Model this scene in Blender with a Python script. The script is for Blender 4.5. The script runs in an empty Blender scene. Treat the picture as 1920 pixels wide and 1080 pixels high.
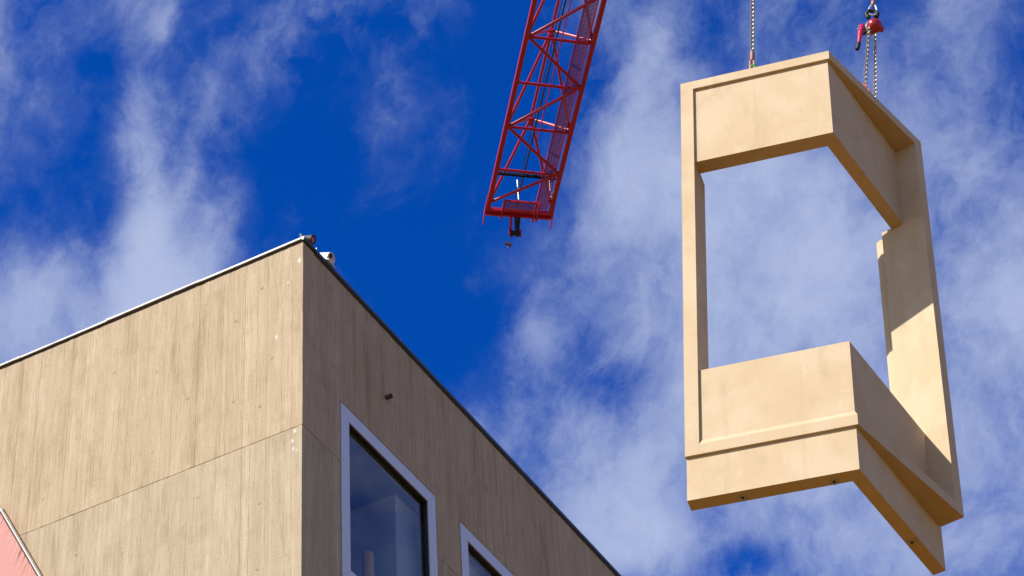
import bpy, bmesh, math, random
from mathutils import Vector, Matrix
R = math.radians
random.seed(7)
scene = bpy.context.scene
col = scene.collection

# ------------------------------------------------------------------ camera
E1 = Vector((0.99777708, 0.04399078, -0.05005711))      # right
E2 = Vector((0.0666401, -0.65865735, 0.74948622))       # up
E3 = Vector((0.0, 0.75115598, 0.66012476))              # view axis
EYE = 1.6
cd = bpy.data.cameras.new("camera")
cam = bpy.data.objects.new("camera", cd); col.objects.link(cam)
m = Matrix((E1, E2, -E3)).transposed().to_4x4(); m.translation = (0, 0, EYE)
cam.matrix_world = m
cd.sensor_width = 36.0
cd.lens = 36.0 * 4848.768 / 1920.0
cd.clip_start = 0.1; cd.clip_end = 20000
scene.camera = cam

# ------------------------------------------------------------------ light
SUN = Vector((-0.575, -0.412, 0.707)).normalized()       # towards the sun
SUN_EL = math.asin(SUN.z)
SUN_ROT = math.atan2(SUN.x, SUN.y)
sd = bpy.data.lights.new("sun", 'SUN'); sd.energy = 4.6; sd.angle = R(0.5); sd.color = (1.0, 0.96, 0.91)
sun = bpy.data.objects.new("sun", sd); col.objects.link(sun)
sun.rotation_euler = SUN.to_track_quat('Z', 'Y').to_euler(); sun.location = (-40, -30, 60)

vs = scene.view_settings
scene.display_settings.display_device = 'sRGB'
vs.view_transform = 'Standard'; vs.look = 'None'; vs.gamma = 1.0; vs.use_curve_mapping = False
vs.exposure = 0.55

# ------------------------------------------------------------------ node helper
class NT:
    def __init__(s, tree): s.t = tree; s.n = tree.nodes; s.l = tree.links
    def new(s, typ, **kw):
        n = s.n.new(typ)
        for k, v in kw.items(): setattr(n, k, v)
        return n
    def put(s, sock, v):
        if isinstance(v, bpy.types.NodeSocket): s.l.new(v, sock)
        elif v is not None: sock.default_value = v
    def math(s, op, a, b=None, c=None, clamp=False):
        n = s.new('ShaderNodeMath', operation=op, use_clamp=clamp)
        s.put(n.inputs[0], a); s.put(n.inputs[1], b); s.put(n.inputs[2], c); return n.outputs[0]
    def vec(s, op, a, b=None, scale=None):
        n = s.new('ShaderNodeVectorMath', operation=op)
        s.put(n.inputs[0], a); s.put(n.inputs[1], b)
        if scale is not None: s.put(n.inputs['Scale'], scale)
        return n.outputs['Value'] if op in ('DOT_PRODUCT', 'LENGTH', 'DISTANCE') else n.outputs[0]
    def comb(s, x, y, z):
        n = s.new('ShaderNodeCombineXYZ'); s.put(n.inputs[0], x); s.put(n.inputs[1], y); s.put(n.inputs[2], z); return n.outputs[0]
    def sep(s, v):
        n = s.new('ShaderNodeSeparateXYZ'); s.put(n.inputs[0], v); return n.outputs
    def noise(s, v, scale, detail=4, rough=0.5, dist=0.0, lac=2.0):
        n = s.new('ShaderNodeTexNoise'); s.put(n.inputs['Vector'], v)
        n.inputs['Scale'].default_value = scale; n.inputs['Detail'].default_value = detail
        n.inputs['Roughness'].default_value = rough; n.inputs['Distortion'].default_value = dist
        n.inputs['Lacunarity'].default_value = lac
        return n.outputs['Fac'], n.outputs['Color']
    def ramp(s, v, a, b, x=0.0, y=1.0, smooth=True):
        n = s.new('ShaderNodeMapRange', interpolation_type='SMOOTHSTEP' if smooth else 'LINEAR')
        s.put(n.inputs['Value'], v); s.put(n.inputs['From Min'], a); s.put(n.inputs['From Max'], b)
        s.put(n.inputs['To Min'], x); s.put(n.inputs['To Max'], y); return n.outputs['Result']
    def mix(s, f, a, b, blend='MIX'):
        n = s.new('ShaderNodeMix', data_type='RGBA', blend_type=blend)
        s.put(n.inputs[0], f); s.put(n.inputs[6], a); s.put(n.inputs[7], b); return n.outputs[2]

def C4(r, g, b): return (r, g, b, 1.0)

# ------------------------------------------------------------------ sky
world = bpy.data.worlds.new("World"); scene.world = world; world.use_nodes = True
wt = NT(world.node_tree); wt.n.clear()
sky = wt.new('ShaderNodeTexSky', sky_type='NISHITA')
sky.sun_disc = False; sky.sun_elevation = SUN_EL; sky.sun_rotation = SUN_ROT
sky.altitude = 300; sky.air_density = 1.0; sky.dust_density = 0.3; sky.ozone_density = 3.0
tc = wt.new('ShaderNodeTexCoord')
D = tc.outputs['Generated']
# the deep, polarised blue of the photograph
SKY_TINT = (0.006, 0.355, 1.13, 1.0)
deep = wt.mix(1.0, sky.outputs[0], SKY_TINT, 'MULTIPLY')
skr = wt.new('ShaderNodeSeparateColor'); wt.put(skr.inputs[0], sky.outputs[0])
base = wt.mix(wt.ramp(skr.outputs[0], 0.95, 2.6), deep, sky.outputs[0])      # paler towards the sun and the horizon
# world-fixed chart of the northern sky for the cloud field
A = wt.math('MULTIPLY', wt.vec('DOT_PRODUCT', D, tuple(E1)), 4.849)
B = wt.math('MULTIPLY', wt.vec('DOT_PRODUCT', D, tuple(E2)), 4.849)
Cc_ = wt.math('MULTIPLY', wt.vec('DOT_PRODUCT', D, tuple(E3)), 4.849)
chart = wt.comb(A, B, Cc_)
warp = wt.noise(chart, 3.0, 6, 0.6)[1]
warp = wt.vec('SCALE', wt.vec('SUBTRACT', warp, (0.5, 0.5, 0.5)), scale=0.20)
chw = wt.vec('ADD', chart, warp)
# streaked coordinates: wisps are drawn out upwards and to the right
rot = wt.new('ShaderNodeVectorRotate', rotation_type='Z_AXIS'); wt.put(rot.inputs['Vector'], chw); rot.inputs['Angle'].default_value = R(17)
stretch = wt.vec('MULTIPLY', rot.outputs[0], (1.0, 0.62, 1.0))
f1 = wt.noise(stretch, 5.0, 10, 0.64)[0]
f2 = wt.noise(chw, 2.2, 5, 0.55)[0]
f3 = wt.noise(wt.vec('ADD', stretch, (7.0, 3.0, 1.0)), 15.0, 9, 0.68)[0]
fb = wt.math('ADD', wt.math('MULTIPLY', f1, 0.66), wt.math('MULTIPLY', f2, 0.30))
fb = wt.math('ADD', fb, wt.math('MULTIPLY', f3, 0.32))
BLOBS = [  # u, v, su, sv, turn, weight of each cloud bank in the chart
    (-0.66, -0.06, 0.08, 0.13, 0, .28), (-0.675, 0.13, 0.045, 0.14, -6, .33), (-0.70, 0.29, 0.035, 0.08, 0, .18),
    (-0.58, 0.29, 0.022, 0.12, -16, .15), (-0.64, 0.50, 0.025, 0.05, -12, .14), (-0.88, -0.01, 0.17, 0.10, 0, .16),
    (-0.76, -0.09, 0.26, 0.08, 0, .16), (-0.93, 0.45, 0.07, 0.09, 0, .07), (-0.90, 0.22, 0.10, 0.16, 0, -.10),
    (-0.26, 0.30, 0.05, 0.12, -25, .09), (-0.46, 0.47, 0.10, 0.08, 0, .02), (-0.56, 0.12, 0.05, 0.12, -15, .13),
    (-0.57, 0.0, 0.05, 0.10, 0, .08), (-0.30, 0.40, 0.2, 0.16, 0, .05), (-0.76, 0.40, 0.05, 0.10, 0, -.10),
    (-0.29, 0.07, 0.17, 0.20, 0, -.26), (-0.08, 0.36, 0.12, 0.22, 0, -.14), (-0.14, -0.10, 0.13, 0.15, 0, -.16),
    (-0.79, 0.27, 0.07, 0.13, 0, -.10),
    (0.45, 0.00, 0.20, 0.60, 0, .13), (0.78, 0.05, 0.32, 0.40, 0, .15), (0.52, 0.03, 0.15, 0.20, -20, .16),
    (0.90, 0.00, 0.13, 0.20, 0, .12), (0.20, 0.22, 0.06, 0.20, -18, .17), (0.26, 0.44, 0.04, 0.12, -10, .14),
    (0.32, 0.10, 0.14, 0.22, 0, .08), (0.28, -0.24, 0.10, 0.12, 0, .10),
    (0.04, -0.07, 0.04, 0.08, 20, .17), (0.05, -0.26, 0.11, 0.07, 0, .15), (0.18, -0.44, 0.17, 0.12, 0, .22),
    (0.46, -0.505, 0.06, 0.035, 0, -.20), (0.28, -0.47, 0.12, 0.08, 0, .14), (0.60, -0.50, 0.10, 0.08, 0, .12), (0.17, -0.15, 0.07, 0.08, 0, -.08), (0.36, 0.42, 0.07, 0.09, 0, -.10),
    (0.72, -0.44, 0.22, 0.14, 0, .16), (0.37, -0.43, 0.03, 0.03, 0, -.12), (0.95, 0.49, 0.09, 0.08, 0, -.12),
    (0.60, 0.46, 0.10, 0.08, 0, -.06),
]
bias = None
for (u, v, su, sv, tr, w) in BLOBS:
    q = wt.vec('SUBTRACT', chart, (u, v, 4.849))
    if tr:
        rr = wt.new('ShaderNodeVectorRotate', rotation_type='Z_AXIS'); wt.put(rr.inputs['Vector'], q); rr.inputs['Angle'].default_value = R(-tr); q = rr.outputs[0]
    q = wt.vec('MULTIPLY', q, (1 / su, 1 / sv, 0.8))
    g = wt.math('EXPONENT', wt.math('MULTIPLY', wt.vec('DOT_PRODUCT', q, q), -0.8))
    g = wt.math('MULTIPLY', g, w)
    bias = g if bias is None else wt.math('ADD', bias, g)
east = wt.ramp(wt.vec('DOT_PRODUCT', D, (0.78, 0.33, 0.53)), 0.80, 1.0, 0.0, 0.13)   # the bank on the right goes on eastward
bias = wt.math('ADD', bias, east)
dens = wt.ramp(wt.math('ADD', fb, bias), 0.60, 1.12)
veil = wt.math('ADD', wt.math('MULTIPLY', bias, 0.85), wt.math('ADD', wt.math('MULTIPLY', wt.math('SUBTRACT', f2, 0.5), 0.8), wt.math('MULTIPLY', wt.math('SUBTRACT', f1, 0.5), 0.7)))
veil = wt.math('MULTIPLY', wt.ramp(veil, -0.13, 0.50), 0.60)
dens = wt.math('MULTIPLY', dens, 0.80)
dens = wt.math('SUBTRACT', 1.0, wt.math('MULTIPLY', wt.math('SUBTRACT', 1.0, dens), wt.math('SUBTRACT', 1.0, veil)))
dens = wt.math('MULTIPLY', dens, 0.95)
toSun = wt.ramp(wt.vec('DOT_PRODUCT', D, tuple(SUN)), 0.3, 1.0, 0.0, 1.0, False)   # clouds scatter forward: brighter and whiter near the sun
CLOUD = wt.mix(toSun, C4(.345, .40, .555), C4(1.0, 0.92, 0.80))
bg = wt.new('ShaderNodeBackground')
SKYS = 0.1
cl = wt.vec('SCALE', CLOUD, scale=1.0 / SKYS)
wt.put(bg.inputs['Color'], wt.mix(dens, base, cl)); bg.inputs['Strength'].default_value = SKYS
wo = wt.new('ShaderNodeOutputWorld'); wt.l.new(bg.outputs[0], wo.inputs[0])

# ------------------------------------------------------------------ object helpers
def tag(o, label=None, cat=None, group=None, kind=None):
    if label: o['label'] = label
    if cat: o['category'] = cat
    if group: o['group'] = group
    if kind: o['kind'] = kind
    return o
def empty(name, mat4, label, cat, group=None):
    o = bpy.data.objects.new(name, None); col.objects.link(o); o.matrix_world = mat4
    o.empty_display_size = 0.2
    return tag(o, label, cat, group)
class MB:
    def __init__(s): s.v = []; s.f = []
    def add(s, vs_, fs_):
        k = len(s.v); s.v += [tuple(p) for p in vs_]; s.f += [tuple(i + k for i in f) for f in fs_]; return s
    def box(s, a, b):
        x0, y0, z0 = a; x1, y1, z1 = b
        return s.add([(x0,y0,z0),(x1,y0,z0),(x1,y1,z0),(x0,y1,z0),(x0,y0,z1),(x1,y0,z1),(x1,y1,z1),(x0,y1,z1)],
              [(0,3,2,1),(4,5,6,7),(0,1,5,4),(1,2,6,5),(2,3,7,6),(3,0,4,7)])
    def prism(s, poly, z0, z1):
        n = len(poly)
        ar = sum(poly[i][0]*poly[(i+1)%n][1]-poly[(i+1)%n][0]*poly[i][1] for i in range(n))
        if ar < 0: poly = poly[::-1]
        if z0 > z1: z0, z1 = z1, z0
        return s.add([(x,y,z0) for x,y in poly]+[(x,y,z1) for x,y in poly],
              [tuple(range(n-1,-1,-1)), tuple(range(n,2*n))]+[(i,(i+1)%n,n+(i+1)%n,n+i) for i in range(n)])
    def obox(s, c, ax, ay, az):
        c = Vector(c); ax=Vector(ax); ay=Vector(ay); az=Vector(az)
        P=[c+ax*i+ay*j+az*k for k in (-1,1) for j in (-1,1) for i in (-1,1)]
        return s.add(P,[(0,2,3,1),(4,5,7,6),(0,1,5,4),(1,3,7,5),(3,2,6,7),(2,0,4,6)])
    def bar(s, p, q, w, h, up=(0,0,1)):
        p=Vector(p); q=Vector(q); d=(q-p); u=d.cross(Vector(up)).normalized(); t=u.cross(d).normalized()
        return s.obox((p+q)/2, d/2, u*w/2, t*h/2)
    def tube(s, p, q, r, n=10, r2=None):
        return s.path([p, q], [r, r if r2 is None else r2], n)
    def path(s, pts, rs, n=10, closed=False):
        pts=[Vector(p) for p in pts]; k0=len(s.v); m_=len(pts)
        if not isinstance(rs,(list,tuple)): rs=[rs]*m_
        u=None; rings=[]
        for i,p in enumerate(pts):
            if closed: d=pts[(i+1)%m_]-pts[i-1]
            else: d=pts[min(i+1,m_-1)]-pts[max(i-1,0)]
            d.normalize()
            if u is None: u=d.cross(Vector((0,0,1)) if abs(d.z)<.9 else Vector((1,0,0))).normalized()
            else: u=(u-d*u.dot(d)).normalized()
            w=d.cross(u); ring=[]
            for j in range(n):
                a=2*math.pi*j/n; ring.append(p+(u*math.cos(a)+w*math.sin(a))*rs[i])
            rings.append(ring)
        vs_=[q for r_ in rings for q in r_]; fs=[]
        for i in range(m_ if closed else m_-1):
            for j in range(n):
                a=i*n+j; b=i*n+(j+1)%n; c=((i+1)%m_)*n+(j+1)%n; d_=((i+1)%m_)*n+j
                fs.append((a,b,c,d_))
        if not closed:
            fs.append(tuple(range(n-1,-1,-1))); fs.append(tuple((m_-1)*n+j for j in range(n)))
        return s.add(vs_,fs)
    def lathe(s, c, axis, prof, n=24):   # prof: (distance along the axis, radius)
        c=Vector(c); ax=Vector(axis).normalized()
        return s.path([c+ax*(h) for h,_ in prof],[max(r,1e-4) for _,r in prof],n) if all(prof[i+1][0]>prof[i][0] for i in range(len(prof)-1)) else s._lathe(c,ax,prof,n)
    def _lathe(s,c,ax,prof,n):
        c=Vector(c); ax=Vector(ax).normalized()
        u=ax.cross(Vector((0,0,1)) if abs(ax.z)<.9 else Vector((1,0,0))).normalized(); w=ax.cross(u)
        vs_=[]; fs=[]
        for h,r in prof:
            for j in range(n):
                a=2*math.pi*j/n; vs_.append(c+ax*h+(u*math.cos(a)+w*math.sin(a))*max(r,1e-4))
        for i in range(len(prof)-1):
            for j in range(n):
                fs.append((i*n+j,i*n+(j+1)%n,(i+1)*n+(j+1)%n,(i+1)*n+j))
        return s.add(vs_,fs)
    def build(s, name, mat, parent=None, smooth=False, bevel=0.0, label=None, kind=None):
        me=bpy.data.meshes.new(name); me.from_pydata(s.v,[],s.f); me.update()
        if mat: me.materials.append(mat)
        if smooth:
            for p in me.polygons: p.use_smooth=True
            me.set_sharp_from_angle(angle=R(40))
        o=bpy.data.objects.new(name,me); col.objects.link(o)
        if parent: o.parent=parent
        if bevel:
            b=o.modifiers.new('bevel','BEVEL'); b.width=bevel; b.segments=2; b.limit_method='ANGLE'; b.angle_limit=R(35)
        if label: o['label']=label
        if kind: o['kind']=kind
        return o

# ------------------------------------------------------------------ materials
def pmat(name, color, rough=0.6, metal=0.0, spec=0.5):
    mt=bpy.data.materials.new(name); mt.use_nodes=True; t=NT(mt.node_tree)
    b=t.n['Principled BSDF']; b.inputs['Base Color'].default_value=C4(*color); b.inputs['Roughness'].default_value=rough
    b.inputs['Metallic'].default_value=metal; b.inputs['Specular IOR Level'].default_value=spec
    return mt,t,b
def worn(name, color, rough=0.5, metal=0.0, scale=8.0, dirt=(.1,.08,.06), amt=0.35, var=0.2, bump=0.0):
    mt,t,b=pmat(name,color,rough,metal)
    o=t.new('ShaderNodeTexCoord').outputs['Object']
    n1=t.noise(o,scale,6,.6)[0]; n2=t.noise(o,scale*6,4,.6)[0]
    v=t.ramp(n2,.3,.7,1-var,1+var,False)
    c=t.vec('SCALE',C4(*color)[:3],scale=v)
    c=t.mix(t.math('MULTIPLY',t.ramp(n1,.55,.75),amt),c,C4(*dirt))
    t.put(b.inputs['Base Color'],c)
    t.put(b.inputs['Roughness'],t.ramp(n1,.2,.8,max(.05,rough-.12),min(1,rough+.15),False))
    if bump:
        bp=t.new('ShaderNodeBump'); bp.inputs['Strength'].default_value=bump; bp.inputs['Distance'].default_value=.004
        t.put(bp.inputs['Height'],n2); t.put(b.inputs['Normal'],bp.outputs[0])
    return mt

def precast_material():
    mt,t,b=pmat('cream precast concrete',(.6,.47,.3),.85,0,.25)
    o=t.new('ShaderNodeTexCoord').outputs['Object']
    big=t.noise(o,1.6,5,.6,.5)[0]; mid=t.noise(t.vec('MULTIPLY',o,(1,1,.45)),6,6,.6)[0]; fine=t.noise(o,140,3,.7)[0]
    c=t.mix(t.ramp(big,.35,.68),C4(.55,.41,.24),C4(.605,.475,.305))
    c=t.mix(t.math('MULTIPLY',t.ramp(mid,.54,.72),.42),c,C4(.43,.325,.19))
    c=t.mix(t.math('MULTIPLY',t.ramp(mid,.30,.42,1,0),.30),c,C4(.67,.55,.38))
    sp=t.noise(o,48,2,.5)[0]
    c=t.mix(t.math('MULTIPLY',t.ramp(sp,.71,.74),.6),c,C4(.33,.25,.15))
    c=t.mix(t.math('MULTIPLY',t.ramp(fine,.35,.65,0,1),.22),c,C4(.40,.30,.18))
    st=t.noise(t.vec('MULTIPLY',o,(9,9,.6)),1.0,4,.55)[0]
    c=t.mix(t.math('MULTIPLY',t.ramp(st,.56,.72),.24),c,C4(.40,.29,.155))
    t.put(b.inputs['Base Color'],c)
    bp=t.new('ShaderNodeBump'); bp.inputs['Strength'].default_value=.35; bp.inputs['Distance'].default_value=.003
    t.put(bp.inputs['Height'],t.math('ADD',fine,t.math('MULTIPLY',mid,.8))); t.put(b.inputs['Normal'],bp.outputs[0])
    return mt

SPOTS=[(0.39,-1.437,.026),(.103,-3.06,.026),(.14,-3.20,.026),(.12,-3.33,.024),(.07,-3.37,.020),(.05,-.30,.034),(.17,-3.45,.014),(.28,-3.22,.012),(.33,-3.15,.01),(.22,-.60,.022),(.30,-.95,.012)]
def board_concrete(name, warm, dark, lift):
    mt,t,b=pmat(name,warm,.88,0,.25)
    o=t.new('ShaderNodeTexCoord').outputs['Object']
    x,y,z=t.sep(o)
    s=t.math('ADD',x,y)                       # running length along either wall
    # one tint per shutter board
    bd=t.math('FLOOR',t.math('DIVIDE',s,0.052))
    wn=t.new('ShaderNodeTexWhiteNoise',noise_dimensions='2D'); t.put(wn.inputs['Vector'],t.comb(bd,lift,0))
    bt=wn.outputs['Value']
    zz_=lambda k,o_=0.0: t.comb(s,t.math('MULTIPLY',z,k),t.math('ADD',lift,o_)) if False else t.comb(s,t.math('MULTIPLY',z,k),lift+o_)
    streak=t.noise(zz_(.05),30,8,.72)[0]          # drawn-out pour marks
    wide=t.noise(zz_(.12,5.0),4.6,7,.66)[0]        # whole bands paler or browner
    fine=t.noise(zz_(.03,9.0),85,5,.7)[0]        # saw marks of the boards
    chat=t.noise(zz_(.9,3.0),55,5,.72)[0]         # rough, sandy grain
    blot=t.noise(o,2.4,7,.65)[0]
    c=t.mix(t.ramp(streak,.30,.60),C4(*[(p+q)/2 for p,q in zip(dark,warm)]),C4(*warm))
    light=tuple(min(1,k*q) for k,q in zip(warm,(1.16,1.19,1.26)))
    c=t.mix(t.math('MULTIPLY',t.ramp(wide,.50,.66),.62),c,C4(*light))
    c=t.mix(t.math('MULTIPLY',t.ramp(wide,.46,.32),.62),c,C4(*[k*.84 for k in dark]))
    c=t.mix(t.math('MULTIPLY',t.ramp(blot,.50,.70),.38),c,C4(*[k*.86 for k in dark]))
    c=t.vec('SCALE',c,scale=t.ramp(bt,0,1,.945,1.05,False))
    c=t.vec('SCALE',c,scale=t.ramp(chat,.28,.72,.76,1.24,False))
    c=t.mix(t.math('MULTIPLY',t.ramp(fine,.52,.70),.55),c,C4(*[k*.66 for k in dark]))
    c=t.mix(t.math('MULTIPLY',t.ramp(fine,.46,.32),.35),c,C4(*light))
    # thin dark leakage lines between some boards
    fr=t.math('FRACT',t.math('DIVIDE',s,0.052)); ln=t.math('LESS_THAN',t.math('ABSOLUTE',t.math('SUBTRACT',fr,.5)),.45)
    ln=t.math('SUBTRACT',1.0,ln)
    lm=t.noise(t.comb(t.math('MULTIPLY',s,19.2),t.math('MULTIPLY',z,1.6),lift),1.0,5,.65)[0]
    c=t.mix(t.math('MULTIPLY',t.math('MULTIPLY',ln,t.ramp(lm,.47,.62)),.62),c,C4(*[k*.40 for k in dark]))
    # pale fins where grout ran between boards
    fin=t.math('LESS_THAN',t.math('ABSOLUTE',t.math('SUBTRACT',fr,.12)),.07)
    lf=t.noise(t.comb(t.math('MULTIPLY',s,19.2),t.math('MULTIPLY',z,.8),lift+20.0),1.0,4,.6)[0]
    c=t.mix(t.math('MULTIPLY',t.math('MULTIPLY',fin,t.ramp(lf,.50,.62)),.40),c,C4(*[min(1,k*1.30) for k in warm]))
    # blow holes
    vo=t.new('ShaderNodeTexVoronoi',feature='F1'); t.put(vo.inputs['Vector'],o); vo.inputs['Scale'].default_value=9.0
    hr=t.new('ShaderNodeSeparateColor'); t.put(hr.inputs[0],vo.outputs['Color'])
    hole=t.math('LESS_THAN',vo.outputs['Distance'],t.ramp(hr.outputs[0],.78,1,0,.07,False))
    c=t.mix(t.math('MULTIPLY',hole,.6),c,C4(.13,.09,.055))
    # lime splashes by the corner of the sunny wall
    sp=None
    nz=t.noise(o,28,3,.6)[0]
    for (ss,zz,rr) in SPOTS:
        d=t.vec('LENGTH',t.comb(t.math('SUBTRACT',y,ss),t.math('MULTIPLY',t.math('SUBTRACT',z,zz+WALL_TOP),.7),t.math('MULTIPLY',x,4)))
        d=t.math('ADD',d,t.math('MULTIPLY',t.math('SUBTRACT',nz,.5),rr*1.3))
        g=t.ramp(d,rr*.2,rr*1.25,1,0)
        sp=g if sp is None else t.math('MAXIMUM',sp,g)
    c=t.mix(t.math('MULTIPLY',sp,.70),c,C4(.70,.67,.62))
    t.put(b.inputs['Base Color'],c)
    bp=t.new('ShaderNodeBump'); bp.inputs['Strength'].default_value=.5; bp.inputs['Distance'].default_value=.004
    t.put(bp.inputs['Height'],t.math('ADD',chat,t.math('MULTIPLY',fine,.8))); t.put(b.inputs['Normal'],bp.outputs[0])
    return mt

# ------------------------------------------------------------------ ground
def ground():
    mt,t,b=pmat('dry sandy site ground',(.4,.27,.13),.95,0,.2)
    o=t.new('ShaderNodeTexCoord').outputs['Object']
    a=t.noise(o,.08,6,.6)[0]; f=t.noise(o,3,6,.65)[0]
    c=t.mix(t.ramp(a,.35,.65),C4(.170,.082,.009),C4(.148,.073,.009)); c=t.mix(t.math('MULTIPLY',f,.4),c,C4(.11,.055,.008))
    t.put(b.inputs['Base Color'],c)
    mb=MB(); S=6000; mb.add([(-S,-S,0),(S,-S,0),(S,S,0),(-S,S,0)],[(0,1,2,3)])
    o_=mb.build('ground',mt); tag(o_,kind='structure')
ground()

# ------------------------------------------------------------------ concrete building
WALL_TOP=22.58096+EYE
BX,BY=-2.64805,24.51993
AZ=1.11044197
MBLD=Matrix.Translation((BX,BY,0))@Matrix.Rotation(AZ,4,'Z')
bld=empty('concrete_building',MBLD,'board-marked tan concrete building with flat roof and large silver-framed windows','building')
# local: +x runs along the shaded wall (outside is -y), +y along the sunny wall (outside is -x)
mc_up=board_concrete('tan board-marked concrete',(.445,.345,.222),(.35,.252,.142),1.0)
mc_lo=board_concrete('greyer board-marked concrete',(.435,.350,.232),(.340,.258,.156),2.0)
WIN=[(0.880,3.272,-4.72,-2.025),(3.905,6.297,-4.72,-2.025),(6.93,9.322,-4.72,-2.025)]
BW=0.075
def wall_panel(side,s0,s1,z0,z1,mat,label=None,holes=()):
    """one pour of the wall: shutter boards standing a millimetre or three apart in depth"""
    mb=MB(); cuts={s0,s1}
    k=math.ceil(s0/BW)
    while k*BW<s1: cuts.add(k*BW); k+=1
    for h in holes:
        for e in h[:2]:
            if s0<e<s1: cuts.add(e)
    cuts=sorted(cuts)
    for a,b in zip(cuts,cuts[1:]):
        if b-a<1e-4: continue
        jit=random.uniform(0,.0035)
        segs=[(z0,z1)]
        for h in holes:
            if h[0]<(a+b)/2<h[1]:
                ns=[]
                for (p,q) in segs:
                    if h[3]<=p or h[2]>=q: ns.append((p,q)); continue
                    if h[2]>p: ns.append((p,h[2]))
                    if h[3]<q: ns.append((h[3],q))
                segs=ns
        for (p,q) in segs:
            if side=='R': mb.box((a,-jit,WALL_TOP+p),(b,.22,WALL_TOP+q))
            else: mb.box((-jit,a,WALL_TOP+p),(.22,b,WALL_TOP+q))
    return mb.build('wall_panel',mat,bld,label=label)
LL,LR=18.0,24.0
V=.006
# sunny wall: two lifts, split at the upright pour joints
jl=[0.0,.867,2.641,4.415,6.19,7.96,9.73,11.5,LL]
for a,b in zip(jl,jl[1:]):
    wall_panel('L',a+(V/2 if a else 0),b,-2.994,0,mc_up)
for a,b in zip(jl,jl[1:]):
    wall_panel('L',a+(V/2 if a else 0),b,-5.99,-3.004,mc_lo)
# shaded wall (starts behind the thickness of the sunny wall)
jr=[.2215,3.59,6.61,9.64,12.7,18.0,LR]
for a,b in zip(jr,jr[1:]): wall_panel('R',a+(V/2 if a>.3 else 0),b,-2.994,0,mc_up,holes=WIN)
for a,b in zip(jr,jr[1:]): wall_panel('R',a+(V/2 if a>.3 else 0),b,-5.99,-3.004,mc_lo,holes=WIN)
# the corner return of the sunny pour on the shaded side
def corner_return(z0,z1,mat):
    mb=MB(); k=0
    for a,b in ((0.0005,.075),(.075,.15),(.15,.2205)):
        mb.box((a,-.001-random.uniform(.0005,.0025),WALL_TOP+z0),(b,-.0005,WALL_TOP+z1))
    return mb.build('wall_panel',mat,bld)
corner_return(-2.994,-.0,mc_up); corner_return(-5.99,-3.004,mc_lo)
# lower storeys down to the ground, behind them the backing and the floor slabs
mb=MB(); mb.box((0,0,0),(.22,LL,WALL_TOP-6.0)); mb.build('wall_panel',mc_lo,bld)
mb=MB(); mb.box((.2215,0,0),(LR,.22,WALL_TOP-6.0)); mb.build('wall_panel',mc_lo,bld)
plaster,_,_=pmat('white plaster',(.55,.53,.48),.9)
darkroom,_,_=pmat('grey ceiling paint',(.48,.47,.45),.9)
mb=MB(); mb.box((.03,.03,WALL_TOP-3.02),(.21,LL-.1,WALL_TOP-2.98)); mb.build('joint_backing',mc_lo,bld)
for a,b in ((.2225,.86),(3.29,3.89),(6.32,6.91),(9.34,LR-.1)):
    mb=MB(); mb.box((a,.03,WALL_TOP-3.02),(b,.21,WALL_TOP-2.98)); mb.build('joint_backing',mc_lo,bld)
mb=MB(); mb.box((.222,.222,WALL_TOP-.35),(LR,LL,WALL_TOP-.02)); mb.build('roof',worn('grey roof felt',(.12,.12,.12),.9),bld)
mb=MB(); mb.box((LR-.22,.222,0),(LR,LL,WALL_TOP-.36)); mb.build('back_wall',mc_lo,bld)
mb=MB(); mb.box((.222,LL-.22,0),(LR-.222,LL,WALL_TOP-.36)); mb.build('back_wall',mc_lo,bld)
mb=MB(); mb.box((.222,.222,WALL_TOP-1.99),(LR-.23,LL-.23,WALL_TOP-1.85)); mb.build('ceiling',darkroom,bld)
mb=MB(); mb.box((.222,.222,WALL_TOP-5.25),(LR-.23,LL-.23,WALL_TOP-4.95)); mb.build('floor',plaster,bld)
mb=MB(); mb.box((.222,5.0,WALL_TOP-4.94),(LR-.23,5.1,WALL_TOP-2.0)); mb.build('partition_wall',plaster,bld)
# coping strips
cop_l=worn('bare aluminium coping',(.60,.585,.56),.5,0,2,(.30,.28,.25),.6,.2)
gap_shade,_,_=pmat('black coping gap shade',(.015,.014,.013),.9)
cop_r=worn('dark grey coping',(.035,.04,.042),.4,0,3,(.08,.08,.08),.3,.1)  # much darker than the coping along the other wall
OH=.035
edges=[-OH,1.62,3.07,4.52,6.0,7.5,9.0,LL]
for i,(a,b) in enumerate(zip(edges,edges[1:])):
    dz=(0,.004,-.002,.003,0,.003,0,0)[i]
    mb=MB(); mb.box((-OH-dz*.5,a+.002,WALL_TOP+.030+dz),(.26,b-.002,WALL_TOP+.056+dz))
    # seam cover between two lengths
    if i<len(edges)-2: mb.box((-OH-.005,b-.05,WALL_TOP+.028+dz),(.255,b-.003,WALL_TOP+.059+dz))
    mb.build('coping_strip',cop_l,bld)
mb=MB(); mb.box((-.012,-.004,WALL_TOP+.0005),(.25,LL,WALL_TOP+.0295)); mb.build('coping_gap_shade',gap_shade,bld)  # set-back black strip: shade of the gap under the coping, put into colour
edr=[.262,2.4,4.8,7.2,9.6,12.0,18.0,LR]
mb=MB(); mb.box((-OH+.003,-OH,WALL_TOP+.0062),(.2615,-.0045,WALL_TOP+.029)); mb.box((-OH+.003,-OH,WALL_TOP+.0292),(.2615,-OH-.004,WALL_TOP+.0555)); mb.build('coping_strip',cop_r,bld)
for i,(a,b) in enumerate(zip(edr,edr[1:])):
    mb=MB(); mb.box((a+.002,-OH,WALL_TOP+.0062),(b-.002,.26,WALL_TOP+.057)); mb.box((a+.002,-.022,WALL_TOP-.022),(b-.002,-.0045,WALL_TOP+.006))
    mb.build('coping_strip',cop_r,bld)
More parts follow.
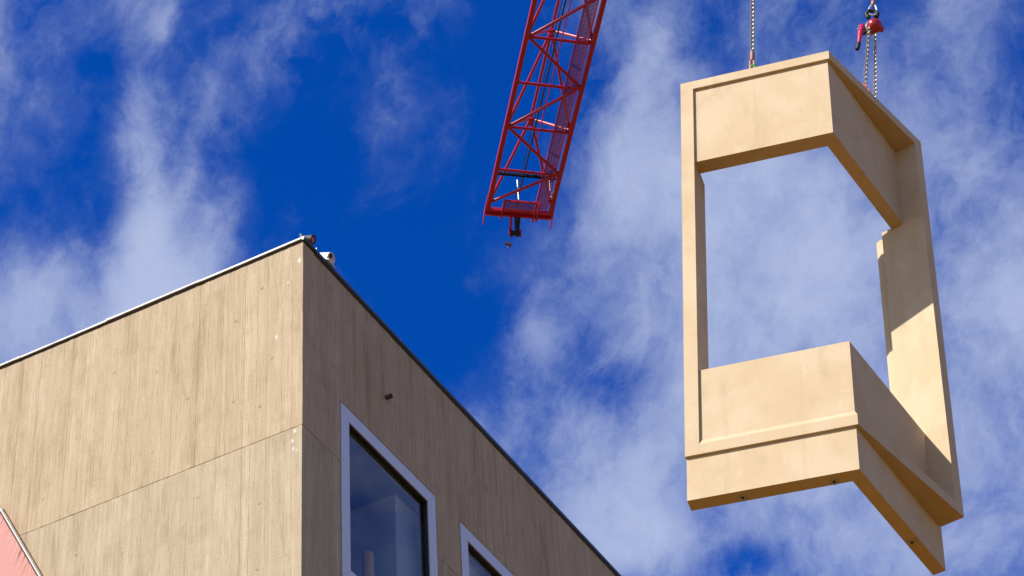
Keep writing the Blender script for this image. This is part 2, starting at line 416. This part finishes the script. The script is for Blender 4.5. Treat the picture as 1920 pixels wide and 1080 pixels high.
# tie-hole plugs
plug,_,_=pmat('tie hole mortar',(.37,.285,.175),.95)
for (s,z) in ((1.02,-.88),(1.02,-2.2),(2.22,-1.2),(2.22,-2.5),(3.42,-1.5),(3.42,-2.6),(2.9,-.9),(.62,-2.45),(.62,-.5),(1.72,-1.85),(.45,-1.75),(3.9,-2.55),(1.5,-3.5),(2.6,-3.9),(.6,-3.95),(1.9,-4.6),(.62,-4.9),(3.3,-3.65)):
    mb=MB(); mb.path([(-.0026,s,WALL_TOP+z),(-.0046,s,WALL_TOP+z)],[.024,.021],12); mb.build('tie_hole_plug',plug,bld)
for (s,z) in ((.5,-.5),(1.3,-1.5),(4.2,-1.3),(5.4,-1.35)):
    mb=MB(); mb.path([(s,-.0026,WALL_TOP+z),(s,-.0046,WALL_TOP+z)],[.024,.021],12); mb.build('tie_hole_plug',plug,bld)
# windows
alu=worn('satin aluminium frame',(.62,.63,.66),.42,.3,5,(.3,.3,.32),.15,.05)
gasket,_,_=pmat('black gasket',(.012,.012,.013),.6)
glass=bpy.data.materials.new('window glass'); glass.use_nodes=True
gt=NT(glass.node_tree); gt.n.clear()
geo=gt.new('ShaderNodeNewGeometry'); cosv=gt.math('ABSOLUTE',gt.vec('DOT_PRODUCT',geo.outputs['Normal'],geo.outputs['Incoming']))
sch=gt.math('ADD',gt.math('MULTIPLY',gt.math('POWER',gt.math('SUBTRACT',1.0,cosv),5.0),.96),.04)   # Fresnel reflection of a thin pane
gl=gt.new('ShaderNodeBsdfGlossy'); gl.inputs['Roughness'].default_value=.01; gl.inputs['Color'].default_value=C4(.9,.95,1)
tr=gt.new('ShaderNodeBsdfTransparent'); tr.inputs['Color'].default_value=C4(.82,.88,.90)
mx=gt.new('ShaderNodeMixShader'); gt.put(mx.inputs[0],sch); gt.l.new(tr.outputs[0],mx.inputs[1]); gt.l.new(gl.outputs[0],mx.inputs[2])
go=gt.new('ShaderNodeOutputMaterial'); gt.l.new(mx.outputs[0],go.inputs[0])
FW=.195
def window(s0,s1,z0,z1,label):
    w=MB(); g=.016
    # dark shadow gap round the frame is the hole itself; the liner keeps it closed
    for (a,b,c,d) in ((s0,s0+.004,z0,z1),(s1-.004,s1,z0,z1),(s0+.004,s1-.004,z1-.004,z1),(s0+.004,s1-.004,z0,z0+.004)):
        w.box((a,.02,WALL_TOP+c),(b,.215,WALL_TOP+d))
    win=w.build('window',gasket,bld)
    a,b,c,d=s0+g,s1-g,z0+g,z1-g
    ins=[(a+FW,c+FW),(b-FW,c+FW),(b-FW,d-FW),(a+FW,d-FW)]; out=[(a,c),(b,c),(b,d),(a,d)]
    m_=.0022
    for i in range(4):
        j=(i+1)%4
        o0,o1,i1,i0=Vector(out[i]),Vector(out[j]),Vector(ins[j]),Vector(ins[i])
        u=(o1-o0).normalized()*m_
        poly=[o0+u,o1-u,i1-u,i0+u]
        f=MB(); y0,y1=-.004,.014
        vs_=[(p.x,y,WALL_TOP+p.y) for y in (y0,y1) for p in poly]
        f.add(vs_,[(0,1,2,3),(7,6,5,4),(0,4,5,1),(1,5,6,2),(2,6,7,3),(3,7,4,0)])
        f.build('frame_bar',alu,win)
    q=MB(); e=FW-.004
    for (p0,p1,r0,r1) in ((a+e,a+e+.014,c+e,d-e),(b-e-.014,b-e,c+e,d-e),(a+e+.014,b-e-.014,d-e-.014,d-e),(a+e+.014,b-e-.014,c+e,c+e+.014)):
        q.box((p0,.0145,WALL_TOP+r0),(p1,.062,WALL_TOP+r1))
    q.build('gasket',gasket,win)
    p=MB(); p.box((a+e+.005,.0625,WALL_TOP+c+e+.005),(b-e-.005,.0685,WALL_TOP+d-e-.005)); p.build('pane',glass,win)
    win['label']=label
    return win
window(*WIN[0],'large window nearest the corner')
window(*WIN[1],'second window along the shaded wall')
window(*WIN[2],'third window along the shaded wall')
# things just inside the panes
blind=worn('grey lining',(.60,.54,.44),.9,0,2,(.2,.2,.2),.2,.05)
mb=MB(); mb.box((2.62,.24,WALL_TOP-4.94),(3.6,1.1,WALL_TOP-2.30)); mb.build('pillar',blind,bld)
mb=MB(); mb.box((3.75,.23,WALL_TOP-4.94),(6.5,.26,WALL_TOP-2.05)); mb.build('blind',blind,bld)
# overflow pipe through the shaded wall
pipe=worn('rusty pipe',(.10,.06,.035),.8,0,30,(.16,.07,.03),.5,.2)
mb=MB(); c0=Vector((2.038,0,WALL_TOP-1.195)); ax=Vector((0,-1,.0))
mb._lathe(c0,ax,[(-.01,.001),(-.01,.034),(.085,.034),(.085,.027),(.02,.027),(.02,.001)],16); mb.build('overflow_pipe',pipe,bld,smooth=True)

# orange column standing inside the first window
mb=MB(); mb._lathe((0,0,0),(0,0,1),[(-.17,.001),(-.17,.072),(1.09,.072),(1.115,.066),(1.13,.05),(1.138,.025),(1.14,.001)],24)
oc=mb.build('orange_column',worn('orange varnish',(.90,.47,.06),.5,0,6,(.5,.26,.06),.2,.08),None,smooth=True)
tag(oc,'short orange round-topped post standing behind the pane of the window nearest the corner','post')
oc.matrix_world=MBLD@Matrix.Translation((1.93,.25,WALL_TOP-4.78))

# ------------------------------------------------------------------ roof lamps
def place(s,y,z): return MBLD@Matrix.Translation((s,y,WALL_TOP+z))
blk=worn('black painted steel',(.007,.007,.008),.62,0,20,(.03,.028,.025),.25,.2)
wht=worn('white enamel',(.78,.77,.73),.4,0,9,(.5,.46,.38),.3,.05)
galv=worn('galvanised steel',(.55,.55,.53),.4,.6,20,(.3,.28,.25),.3,.15)
wl=empty('warning_light',place(.10,.02,.064),'small black round lamp with red lens on the roof corner','lamp')
mb=MB(); mb.box((-.10,-.02,0),(.07,.05,.012)); mb.box((-.03,.0,.0125),(-.022,.03,.10)); mb.box((.022,.0,.0125),(.03,.03,.10)); mb.build('bracket',galv,wl)
mb=MB(); mb.bar((-.07,.015,.02),(-.11,.015,.085),.03,.006); mb.build('clamp',galv,wl)
axl=Vector((.12,-.92,-.36)).normalized(); hc=Vector((.07,.0,.115))
mb=MB(); mb._lathe(hc,axl,[(-.05,.001),(-.05,.035),(-.03,.058),(.07,.066),(.07,.058),(.055,.056),(.055,.001)],24); mb.build('housing',blk,wl,smooth=True)
red,_,_=pmat('red lens',(.45,.02,.012),.2)
mb=MB(); mb._lathe(hc,axl,[(.056,.052),(.066,.042),(.070,.02),(.071,.001)],24); mb.build('lens',red,wl,smooth=True)
mb=MB(); mb.path([hc+axl*.02+Vector((0,0,.067)),hc+axl*.10+Vector((0,0,.058))],[.012,.006],8); mb.build('visor',blk,wl)
fl=empty('floodlight',place(.53,.02,.064),'white hooded floodlight on the roof edge right of the corner','lamp')
mb=MB(); mb.box((-.17,.0,0),(-.165,.09,.12)); mb.box((-.1645,.03,.0),(-.02,.07,.012)); mb.box((-.155,.0,.0125),(-.15,.09,.10)); mb.build('bracket',wht,fl)
ax=Vector((.10,-.88,-.40)).normalized(); sx=Vector((.99,.11,0)).normalized(); uz=sx.cross(ax).normalized(); uz=uz if uz.z>0 else -uz
oc_=Vector((.06,.05,.15))
def hood(t,w,h,n=14):   # D-shaped section: flat below, arched above
    pts=[]
    for i in range(n+1):
        a=math.pi*i/n; pts.append(oc_+ax*t+sx*(w*math.cos(a))+uz*(h*math.sin(a)-.02))
    pts+= [oc_+ax*t-sx*w-uz*(.075),oc_+ax*t+sx*w-uz*(.075)]
    return pts
mb=MB(); secs=[hood(-.06,.05,.05),hood(-.03,.08,.075),hood(.14,.095,.085),hood(.14,.088,.078),hood(.11,.086,.076)]
n=len(secs[0]); vs_=[p for s in secs for p in s]; fs=[]
for i in range(len(secs)-1):
    for j in range(n): fs.append((i*n+j,i*n+(j+1)%n,(i+1)*n+(j+1)%n,(i+1)*n+j))
fs.append(tuple(range(n-1,-1,-1))); fs.append(tuple((len(secs)-1)*n+j for j in range(n)))
mb.add(vs_,fs); mb.build('housing',wht,fl,smooth=True)
mb=MB(); mb._lathe(oc_+ax*.112+uz*.02,ax,[(0,.03),(.008,.03),(.010,.022),(.010,.001)],16); mb.build('lamp',blk,fl,smooth=True)
mb=MB(); mb.obox(oc_+ax*.14-uz*.088+sx*.0,ax*.045,sx*.095,uz*.004); mb.build('flap',wht,fl)

# ------------------------------------------------------------------ pink banner on the sunny wall
ban=empty('fabric_banner',MBLD@Matrix.Translation((-.16,4.60,WALL_TOP-2.32)),'pale pink fabric banner stretched on a slanting frame in front of the sunny wall','banner')
pink=worn('pink fabric',(.66,.315,.27),.8,0,1.2,(.66,.30,.25),.3,.03)
pt=NT(pink.node_tree); trl=pt.new('ShaderNodeBsdfTranslucent'); trl.inputs['Color'].default_value=C4(.7,.28,.22)
pm=pt.new('ShaderNodeMixShader'); pm.inputs[0].default_value=.22; po=pt.n['Material Output']
pt.l.new(pt.n['Principled BSDF'].outputs[0],pm.inputs[1]); pt.l.new(trl.outputs[0],pm.inputs[2]); pt.l.new(pm.outputs[0],po.inputs[0])
e=Vector((0,-.79,-1.43)).normalized(); g_=Vector((0,1.43,-.79)).normalized(); out=Vector((-1,0,0))
NU,NV=240,46; Ls,Ws=3.4,2.2
vs_=[];fs=[]
pk=[(random.uniform(0,Ls),random.uniform(.25,.6),random.uniform(.012,.026),random.uniform(.05,.16)) for _ in range(70)]
for j in range(NV+1):
    v=Ws*(j/NV)**1.8
    for i in range(NU+1):
        u=Ls*i/NU; h=0
        for (c,sk,wd,ln) in pk:
            d=(u-c-v*1.1*sk*2)/wd
            if abs(d)<3: h+=.006*math.exp(-d*d)*math.exp(-((v-.02)/ln)**2)*(1 if v>0 else 0)
        h+=.006*math.sin(u*2.1)*min(v,1)
        vs_.append(e*u+g_*(v+.022)+out*(h))
for j in range(NV):
    for i in range(NU): fs.append((j*(NU+1)+i,j*(NU+1)+i+1,(j+1)*(NU+1)+i+1,(j+1)*(NU+1)+i))
mb=MB(); mb.add(vs_,fs); mb.build('fabric',pink,ban,smooth=True)
mb=MB(); mb.bar(e*-.02+g_*-.012,e*Ls+g_*-.012,.012,.05,out); mb.bar(g_*.0,g_*Ws,.012,.05,out); mb.build('frame',wht,ban)
edge_shade=worn('brown edge shade',(.12,.075,.04),.8); mb=MB(); mb.tube(e*-.01+g_*.011+out*.012,e*Ls+g_*.011+out*.012,.006,8); mb.build('edge_shade_line',edge_shade,ban)  # brown line paints the shaded gap between frame and fabric
for k in range(5): 
    p=e*(.2+.75*k)+g_*.05; mb=MB(); mb.tube(p-out*.02,p-out*.15,.012,8); mb.build('standoff',galv,ban)

# ------------------------------------------------------------------ red crane jib
ZJ=39.6683+EYE; O=Vector((0.62215,37.11008,ZJ))
dj=Vector((-0.20392126,0.97898729,0)); cj=Vector((0.97898729,0.20392126,0))
MJ=Matrix((cj,dj,Vector((0,0,1)))).transposed().to_4x4(); MJ.translation=O      # local x across, y out to the tip, z up
crane=empty('crane_jib',MJ,'red lattice tower-crane jib with its tip hanging over the scene','crane')
redp=worn('red crane paint',(.43,.010,.035),.30,0,2.5,(.12,.012,.016),.5,.15)
Wd=1.53; HT=1.0; PN=1.3375; S0=.09; KMIN=-14
st=lambda k: 5.15 if k==4 else S0+PN*k
YB=st(KMIN)
for x in (0.05,Wd-.05):
    mb=MB(); mb.bar((x,YB,0),(x,5.5,0),.10,.10); mb.build('bottom_chord',redp,crane,bevel=.006)
mb=MB(); mb.tube((Wd/2,YB,HT),(Wd/2,.77+2*PN,HT),.036,12); mb.build('top_chord',redp,crane,smooth=True)
for k in range(KMIN,4):
    mb=MB(); mb.tube((.1,st(k),0),(Wd-.1,st(k)+.05,0),.034,10); mb.build('cross_strut',redp,crane,smooth=True)
for k in range(KMIN,4):
    a=(.09,st(k),0) if k%2==0 else (Wd-.09,st(k),0); b=(Wd-.09,st(k+1),0) if k%2==0 else (.09,st(k+1),0)
    mb=MB(); mb.tube(a,b,.036,10); mb.build('bottom_diagonal',redp,crane,smooth=True)
for k in range(KMIN,3,2):
    T=Vector((Wd/2,st(k)+.68,HT))
    for x in (.07,Wd-.07):
        for kk in (k,k+2):
            mb=MB(); mb.tube((x,st(kk),.03),T,.034,10); mb.build('side_diagonal',redp,crane,smooth=True)
    mb=MB(); mb.obox(T+Vector((0,0,-.05)),(.012,0,0),(0,.11,0),(0,0,.06)); mb.build('gusset',redp,crane)
# walkway grating beside the right chord
XW0,XW1=1.12,1.38
for x in (XW0,XW1):
    mb=MB(); mb.bar((x,YB,.06),(x,5.38,.06),.02,.05); mb.build('walkway_rail',redp,crane)
mb=MB(); y=YB
while y<5.36:
    mb.box((XW0+.012,y,.052),(XW1-.012,y+.0175,.064)); y+=.036
for x in (1.2,1.29): mb.box((x,YB,.05),(x+.006,5.36,.0515))
mb.build('walkway_grating',worn('oxide red grating',(.17,.025,.085),.6,0,4,(.1,.03,.05),.3,.1),crane,kind='stuff')
mb=MB(); mb.tube((.87,YB,.32),(.87,3.4,.32),.015,8); mb.build('guide_rod',redp,crane,smooth=True)
ropem,_,_=pmat('greased steel rope',(.02,.02,.022),.5)
mb=MB(); mb.tube((.76,YB,.18),(.72,5.45,.18),.019,8); mb.build('hoist_rope',ropem,crane,smooth=True)
mb=MB(); mb.tube((.70,YB,.20),(.655,5.4,.20),.008,8); mb.build('hoist_rope',ropem,crane,smooth=True)
mb=MB(); mb.bar((.1,4.33,.10),(Wd-.1,4.36,.10),.05,.06); mb.build('dark_crossbeam',pmat('matt black paint',(.006,.006,.007),.85,0,.2)[0],crane)
for (x,y) in ((.70,5.02),(1.42,4.93)):
    mb=MB(); mb.tube((x,y,.0),(x,y,.60),.019,10); mb.build('stanchion',galv,crane,smooth=True)
mb=MB(); mb.box((.02,5.37,-.04),(Wd-.02,5.46,.05)); mb.box((.02,5.465,-.09),(Wd-.02,5.52,-.01)); mb.build('end_beam',redp,crane,bevel=.005)
for x in (.42,1.2):
    mb=MB(); mb.box((x,5.521,-.06),(x+.16,5.53,-.03)); mb.build('slot_plate',blk,crane)
# grating flap hung below the tip
for x,w_ in ((.355,.035),(1.085,.045),(1.16,.04)):
    mb=MB(); mb.box((x,4.98,-.105),(x+w_,5.60,-.06)); mb.build('flap_bar',redp,crane)
mb=MB(); mb.box((.391,4.98,-.10),(1.084,5.02,-.065)); mb.build('flap_bar',redp,crane)
mb=MB(); mb.box((.391,5.30,-.10),(1.084,5.33,-.065)); mb.build('flap_bar',redp,crane)
mb=MB()
for i in range(22): mb.box((.395+i*.0315,5.021,-.086),(.411+i*.0315,5.299,-.082))
for i in range(9): mb.box((.392,5.03+i*.031,-.0815),(1.083,5.044+i*.031,-.078))
mb.build('flap_grating',worn('oxide red mesh',(.2,.03,.06),.6),crane,kind='stuff')
# tapered cheek plates
for x in (-.012,Wd-.004):
    mb=MB(); P=[(4.90,.03),(5.02,.05),(5.56,.05),(5.80,-.12),(5.76,-.13),(5.40,-.05)]
    vs_=[(xx,y,z) for xx in (x,x+.022) for y,z in P]; n=6
    mb.add(vs_,[tuple(range(n-1,-1,-1)),tuple(range(n,2*n))]+[(i,(i+1)%n,n+(i+1)%n,n+i) for i in range(n)]); mb.build('cheek_plate',redp,crane)
# rope anchor under the tip
mb=MB(); mb.bar((.60,5.50,-.06),(.60,5.66,-.40),.03,.06,(1,0,0)); mb.build('anchor_strap',redp,crane)
mb=MB(); mb.bar((.78,5.50,-.06),(.76,5.66,-.38),.03,.07,(1,0,0)); mb.bar((.70,5.49,-.06),(.72,5.64,-.38),.05,.05,(1,0,0)); mb.build('anchor_strap',blk,crane,label='black anchor strap')
mb=MB(); mb._lathe((.59,5.66,-.44),(1,0,0),[(0,.001),(0,.075),(.05,.075),(.06,.055),(.13,.055),(.14,.075),(.20,.075),(.20,.001)],20); mb.build('sheave',blk,crane,smooth=True)
for x,z in ((.555,-.51),(.80,-.53)):
    mb=MB(); mb.box((x,5.61,z),(x+.03,5.70,-.34)); mb.build('sheave_guard',redp,crane)
mb=MB(); mb.tube((.64,5.70,-.50),(.56,5.74,-.68),.007,6); mb.build('rope_tail',ropem,crane)
mb=MB(); mb.path([(.48,5.74,-.69),(.62,5.74,-.74)],[.036,.036],12); mb.tube((.54,5.74,-.74),(.52,5.74,-.86),.014,8); mb.build('rope_weight',worn('dark red weight',(.14,.02,.02),.6),crane)

# ------------------------------------------------------------------ hanging precast window surround
FM=Matrix(((-0.961364300841708,-0.26169812080449606,0.08539774373207558),(0.2692136479622501,-0.9585604186831138,0.09319836632104146),(0.05746905965814604,0.11258782039567486,0.9919784724884707)))
MF=FM.to_4x4(); MF.translation=Vector((2.66261086,14.45014223,15.0034627+EYE))
sur=empty('precast_window_surround',MF,'cream precast concrete corner window surround hanging from two chains','concrete element')
pc=precast_material()
V2=lambda a,b: Vector((a,b))
a_=1.2312; Cn=V2(0,0); Lf=V2(a_,0); Rt=V2(-.5088,-1.1408); Ri=V2(-.4722,-1.0589)
uW=V2(-.2807,-.9598); nW=V2(.9598,-.2807); jd=V2(.9533,-.3021); jn=V2(.3021,.9533)
d_=.024
Cp=V2(.0155,-.0381)-uW*((.0381-d_)/.9598); W=V2(-.2991,-1.1137)
tL,tW=.151,.1056
Wr=W+nW*tW
# inner rear corner of the two legs
sc_=(-tL-(Wr.y))/uW.y; rc=Wr+uW*sc_
xi=1.1278
z1,z3,z4,z4b,z5,z6,z7=.0961,.9812,3.2865,3.9779,4.0323,4.1276,4.5225
Rr=Rt+jd*.29
Wr2=Wr+uW*((Rr-Wr).dot(uW)); 
def part(name,poly,za,zb,label=None):
    mb=MB(); mb.prism([tuple(p) for p in poly],-za,-zb); return mb.build(name,pc,sur,label=label)
part('cornice',[Lf,Cn,Rt,Rr,Wr2,rc,V2(a_,-tL)],0,z1)
lint=part('lintel',[V2(xi,-d_),Cp,W,Wr,rc,V2(xi,-tL)],z1,z3)
# left jamb: deeper below the lintel
part('jamb',[V2(xi,0),V2(a_,0),V2(a_,-.165),V2(xi,-.165)],z1,.93)
mb=MB()
prof=[(0,-.93),(-.165,-.93),(-.32,-.93),(-.32,-z5),(0,-z5)]
mb.add([(x,y,z) for x in (xi,a_) for y,z in prof],[(0,1,2,3,4),(9,8,7,6,5)]+[((i+1)%5,i,5+i,5+(i+1)%5) for i in range(5)]); mb.build('jamb',pc,sur)
# right jamb with its rebate
P1=Ri+jd*.378; P2=P1-jn*.10; P3=P2+jd*.105; P4=P3-jn*.06; Pm=Ri+jd*.285; 
Ro=lambda t: Rt+jd*t
part('jamb',[Ri,Pm,Ro(.24),Rt],z1,.967)
part('jamb',[Ri,P1,P2,Ro(.37),Rt],.967,z5,'rebated right jamb')
part('rebate',[P2,P3,Ro(.46),Ro(.372)],.935,z5)
part('spandrel',[V2(xi,-d_),Cp,W,Wr,rc,V2(xi,-tL)],z4,z5)
# sloping weathering where the spandrel meets the sill band
mb=MB(); mb.add([(xi,-d_+.0002,-z4b),(xi,-d_+.0002,-z5),(xi,0,-z5),(Cp.x,Cp.y+.0002,-z4b),(Cp.x,Cp.y+.0002,-z5),(0,0,-z5)],[(0,2,1),(3,4,5),(0,3,5,2),(1,2,5,4),(0,1,4,3)]); mb.build('weathering',pc,sur)
Pe=Ri+jd*.378
part('sill_band',[Lf,Cn,Rt,Ro(.37),P2,P1,Ri+jd*.30,Wr,rc,V2(xi-.0,-tL),V2(xi,-.32),V2(a_,-.32)],z5,z6)
d2=.022
Ca=V2(.0155,-.0314)-uW*((.0314-d2)/.9598); Wa=V2(.0155,-.0314)+uW*1.2308
tb,tbW=.130,.099; War=Wa+nW*tbW; s2=(-tb-War.y)/uW.y; rca=War+uW*s2
part('apron',[V2(a_-.006,-d2),Ca,Wa,War,rca,V2(a_-.006,-tb)],z6,z7)
# cast-in fixing plates below
fixm=worn('zinc fixing plate',(.42,.42,.40),.5,.3); hole_m,_,_=pmat('dark hole',(.01,.01,.01),.9)
for (x,y) in ((.847,-.087),(.21,-.094),(-.166,-.849)):
    mb=MB(); mb.obox((x,y,-z7-.002),(.026,0,0),(0,.026,0),(0,0,.003)); fp=mb.build('fixing_plate',fixm,sur)
    mb=MB(); mb.path([(x,y,-z7-.0045),(x,y,-z7-.0075)],[.011,.011],12); mb.build('bolt_hole',hole_m,fp)
mb=MB(); mb.path([(.212,-.121,-z7+.002),(.212,-.121,-z7-.003)],[.010,.010],12); mb.build('bolt_hole',hole_m,sur)

# ------------------------------------------------------------------ chains and hoist
chm=worn('galvanised chain',(.36,.33,.25),.38,.5,60,(.03,.027,.022),.9,.4)
rust=worn('rusty brown shackle',(.30,.13,.09),.55,.3,40,(.12,.05,.03),.5,.3)
def chain(mb,p,q,pitch=.0245,wire=.0050,wid=.0130,twist=0.0):
    p=Vector(p); q=Vector(q); L=(q-p).length; d=(q-p)/L; u=d.cross(Vector((0,1,0.2))).normalized(); w=d.cross(u)
    n=int(L/pitch)
    for i in range(n):
        c=p+d*((i+.5)*L/n); a=twist+ (math.pi/2 if i%2 else 0)+random.uniform(-.12,.12); s=u*math.cos(a)+w*math.sin(a)
        pts=[]; half=pitch*.5+wire*.6-wid*.78
        for k in range(10):
            t=2*math.pi*k/10; ca,sa=math.cos(t),math.sin(t)
            pts.append(c+d*(math.copysign(half,sa)*(abs(sa)>.3)+sa*wid*.78)+s*(ca*wid))
        mb.path(pts,wire,5,closed=True)
UP=Vector((0,0,EYE))
PL=Vector((2.06895,14.71041,15.12890))+UP
dl=(Vector((2.159,14.71,15.924))+UP-PL).normalized()
lc=empty('lifting_chain',Matrix.Translation(PL),'long plain chain with brown shackle holding the left end of the concrete surround','chain','chains holding the surround')
lc_inv=Matrix.Translation(-PL)
mb=MB(); chain(mb,dl*.19,dl*2.2,twist=.6,wire=.0056,wid=.0155); mb.build('chain_links',chm,lc,smooth=True)
mb=MB(); 
mb.path([dl*.205,dl*.17,dl*.15],[.012,.02,.016],10); mb.path([dl*.155,dl*.12,dl*.095],[.02,.021,.016],10); mb.build('swivel',rust,lc,smooth=True)
mb=MB(); mb.path([dl*.10+Vector((-.006,0,0)),dl*.07+Vector((-.016,0,0)),dl*.02+Vector((-.017,0,0)),dl*-.03+Vector((-.012,0,0))],[.010,.012,.012,.011],8)
mb.path([dl*.10+Vector((.006,0,0)),dl*.05+Vector((.017,0,0)),dl*.01+Vector((.02,0,0)),dl*-.03+Vector((.014,0,0))],[.010,.012,.012,.011],8); mb.build('shackle',rust,lc,smooth=True)
grn,_,_=pmat('green webbing',(.12,.42,.06),.7); mb=MB(); mb.path([Vector((-.012,-.005,-.03))+dl*.045,Vector((.006,-.012,0))+dl*.03,Vector((.016,-.005,-.035))+dl*.04,Vector((.004,.0,-.12))],[.009,.012,.012,.012],8); mb.build('webbing_loop',grn,lc,smooth=True)

y0=15.197
HP=lambda x,z,dy=0: Vector((x,y0+dy,z))+UP
org=HP(3.218,16.05)
ho=empty('lever_hoist',Matrix.Translation(org),'red lever hoist with black-gripped pink lever and two strands of chain','hoist')
loc=lambda x,z,dy=0: HP(x,z,dy)-org
redh=worn('scuffed red enamel',(.36,.010,.014),.3,0,18,(.10,.02,.02),.6,.15)
pinkl=worn('magenta red lever',(.46,.008,.06),.35,0,18,(.16,.01,.025),.5,.12)
axh=Vector((.50,-.83,-.22)).normalized(); gc=loc(3.229,16.045)
mb=MB(); mb._lathe(gc,axh,[(-.03,.001),(-.03,.058),(-.012,.066),(.008,.066),(.03,.058),(.046,.043),(.053,.02),(.054,.001)],28); mb.build('gear_cover',redh,ho,smooth=True)
mb=MB(); mb.obox(gc+Vector((.05,0,-.045)),(.02,0,-.006),(0,.02,0),(.005,0,.017)); mb.build('cover_foot',redh,ho,bevel=.005)
mb=MB(); mb._lathe(gc-axh*.034,-axh,[(0,.001),(0,.050),(.035,.050),(.04,.04),(.04,.001)],24); mb.build('chain_housing',blk,ho,smooth=True)
mb=MB(); mb.obox(gc-axh*.055+Vector((-.055,0,-.012)),(.034,0,.008),(0,.018,0),(-.008,0,.04)); mb.build('frame_plate',worn('oily dark steel',(.05,.045,.04),.4,.5,40,(.14,.10,.06),.5,.3),ho,bevel=.006)
for off,rr_ in ((-.036,.064),(-.078,.05)):
    u1=axh.cross(Vector((0,0,1))).normalized(); w1=axh.cross(u1); mb=MB()
    mb.path([gc+axh*off+(u1*math.cos(2*math.pi*k/24)+w1*math.sin(2*math.pi*k/24))*rr_ for k in range(24)],.0045,6,closed=True)
    mb.build('rim_band',worn('pale zinc band',(.62,.58,.45),.4,.4),ho,smooth=True)
lt=loc(3.118,16.02,-.02); lmid=loc(3.088,15.93,-.04); lend=loc(3.058,15.80,-.05); ge=loc(3.030,15.715,-.055)
mb=MB(); mb.path([lt+Vector((.0,0,.012)),lt+(lmid-lt)*.4,lmid,lend],[.024,.030,.024,.015],12); mb.build('lever',pinkl,ho,smooth=True)
mb=MB(); mb.path([lend,lend+(ge-lend)*.15,ge-(ge-lend)*.1,ge],[.014,.019,.020,.017],12); mb.build('lever_grip',blk,ho,smooth=True)
for k in (.15,.6):
    p=lt+(lmid-lt)*k+Vector((-.02,-.018,0)); mb=MB(); mb.path([p,p+Vector((-.012,-.008,0))],[.007,.006],8); mb.build('screw',galv,ho,smooth=True)
mb=MB(); chain(mb,loc(3.047,15.337),loc(3.166,15.975,-.06),twist=.3); chain(mb,loc(3.08,15.12),loc(3.115,15.215),twist=.8); chain(mb,loc(3.115,15.215),loc(3.217,15.945),twist=.8); mb.build('load_chain',chm,ho,smooth=True)
hk=worn('faded red hook',(.55,.16,.13),.5,0,30,(.3,.1,.08),.4,.15)
b0=loc(3.047,15.337)
mb=MB(); mb.obox(b0+Vector((-.004,0,-.012)),(.017,0,.003),(0,.014,0),(-.003,0,.02)); 
mb.path([b0+Vector((-.01,0,-.03)),b0+Vector((.025,0,-.07)),b0+Vector((.025,0,-.12)),b0+Vector((-.02,0,-.15)),b0+Vector((-.06,0,-.12)),b0+Vector((-.058,0,-.085))],[.014,.015,.016,.015,.012,.008],10); mb.build('load_hook',hk,ho,smooth=True,bevel=0)
mb=MB(); t0=b0+Vector((-.015,0,-.135)); top=MF@Vector((-.10,-.66,.0))-org
mb.tube(t0,top,.012,8); mb.path([top+Vector((0,0,.03)),top+Vector((0,0,-.01))],[.03,.035],12); mb.build('sling_leg',rust,ho,smooth=True)
# suspension hook of the hoist
h0=loc(3.225,16.15); 
mb=MB(); mb.path([h0+Vector((-.035,0,.0)),h0+Vector((-.05,0,.045)),h0+Vector((-.02,0,.085)),h0+Vector((.03,0,.08)),h0+Vector((.05,0,.04)),h0+Vector((.03,0,.0))],[.02,.018,.017,.018,.02,.022],10); mb.build('top_hook',blk,ho,smooth=True)
uc=empty('suspension_chain',Matrix.Translation(HP(3.24,16.255)),'short chain with oval link above the red hoist','chain','chains holding the surround')
dc=(Vector((3.26,15.197,16.367))-Vector((3.215,15.197,16.165))).normalized()
mb=MB(); pts=[]
for k in range(16):
    t=2*math.pi*k/16; pts.append(Vector((0,0,-.01))+dc*(math.sin(t)*.07)+Vector((1,0,-.2)).normalized()*(math.cos(t)*.034*(1-.35*math.sin(t))))
mb.path(pts,.009,8,closed=True); mb.build('oval_link',galv,uc,smooth=True)
mb=MB(); mb.path([dc*.05,dc*.075,dc*.10],[.014,.022,.016],10); mb.build('swivel',rust,uc,smooth=True)
mb=MB(); chain(mb,dc*.095,dc*2.0,twist=.4); mb.build('chain_links',chm,uc,smooth=True)
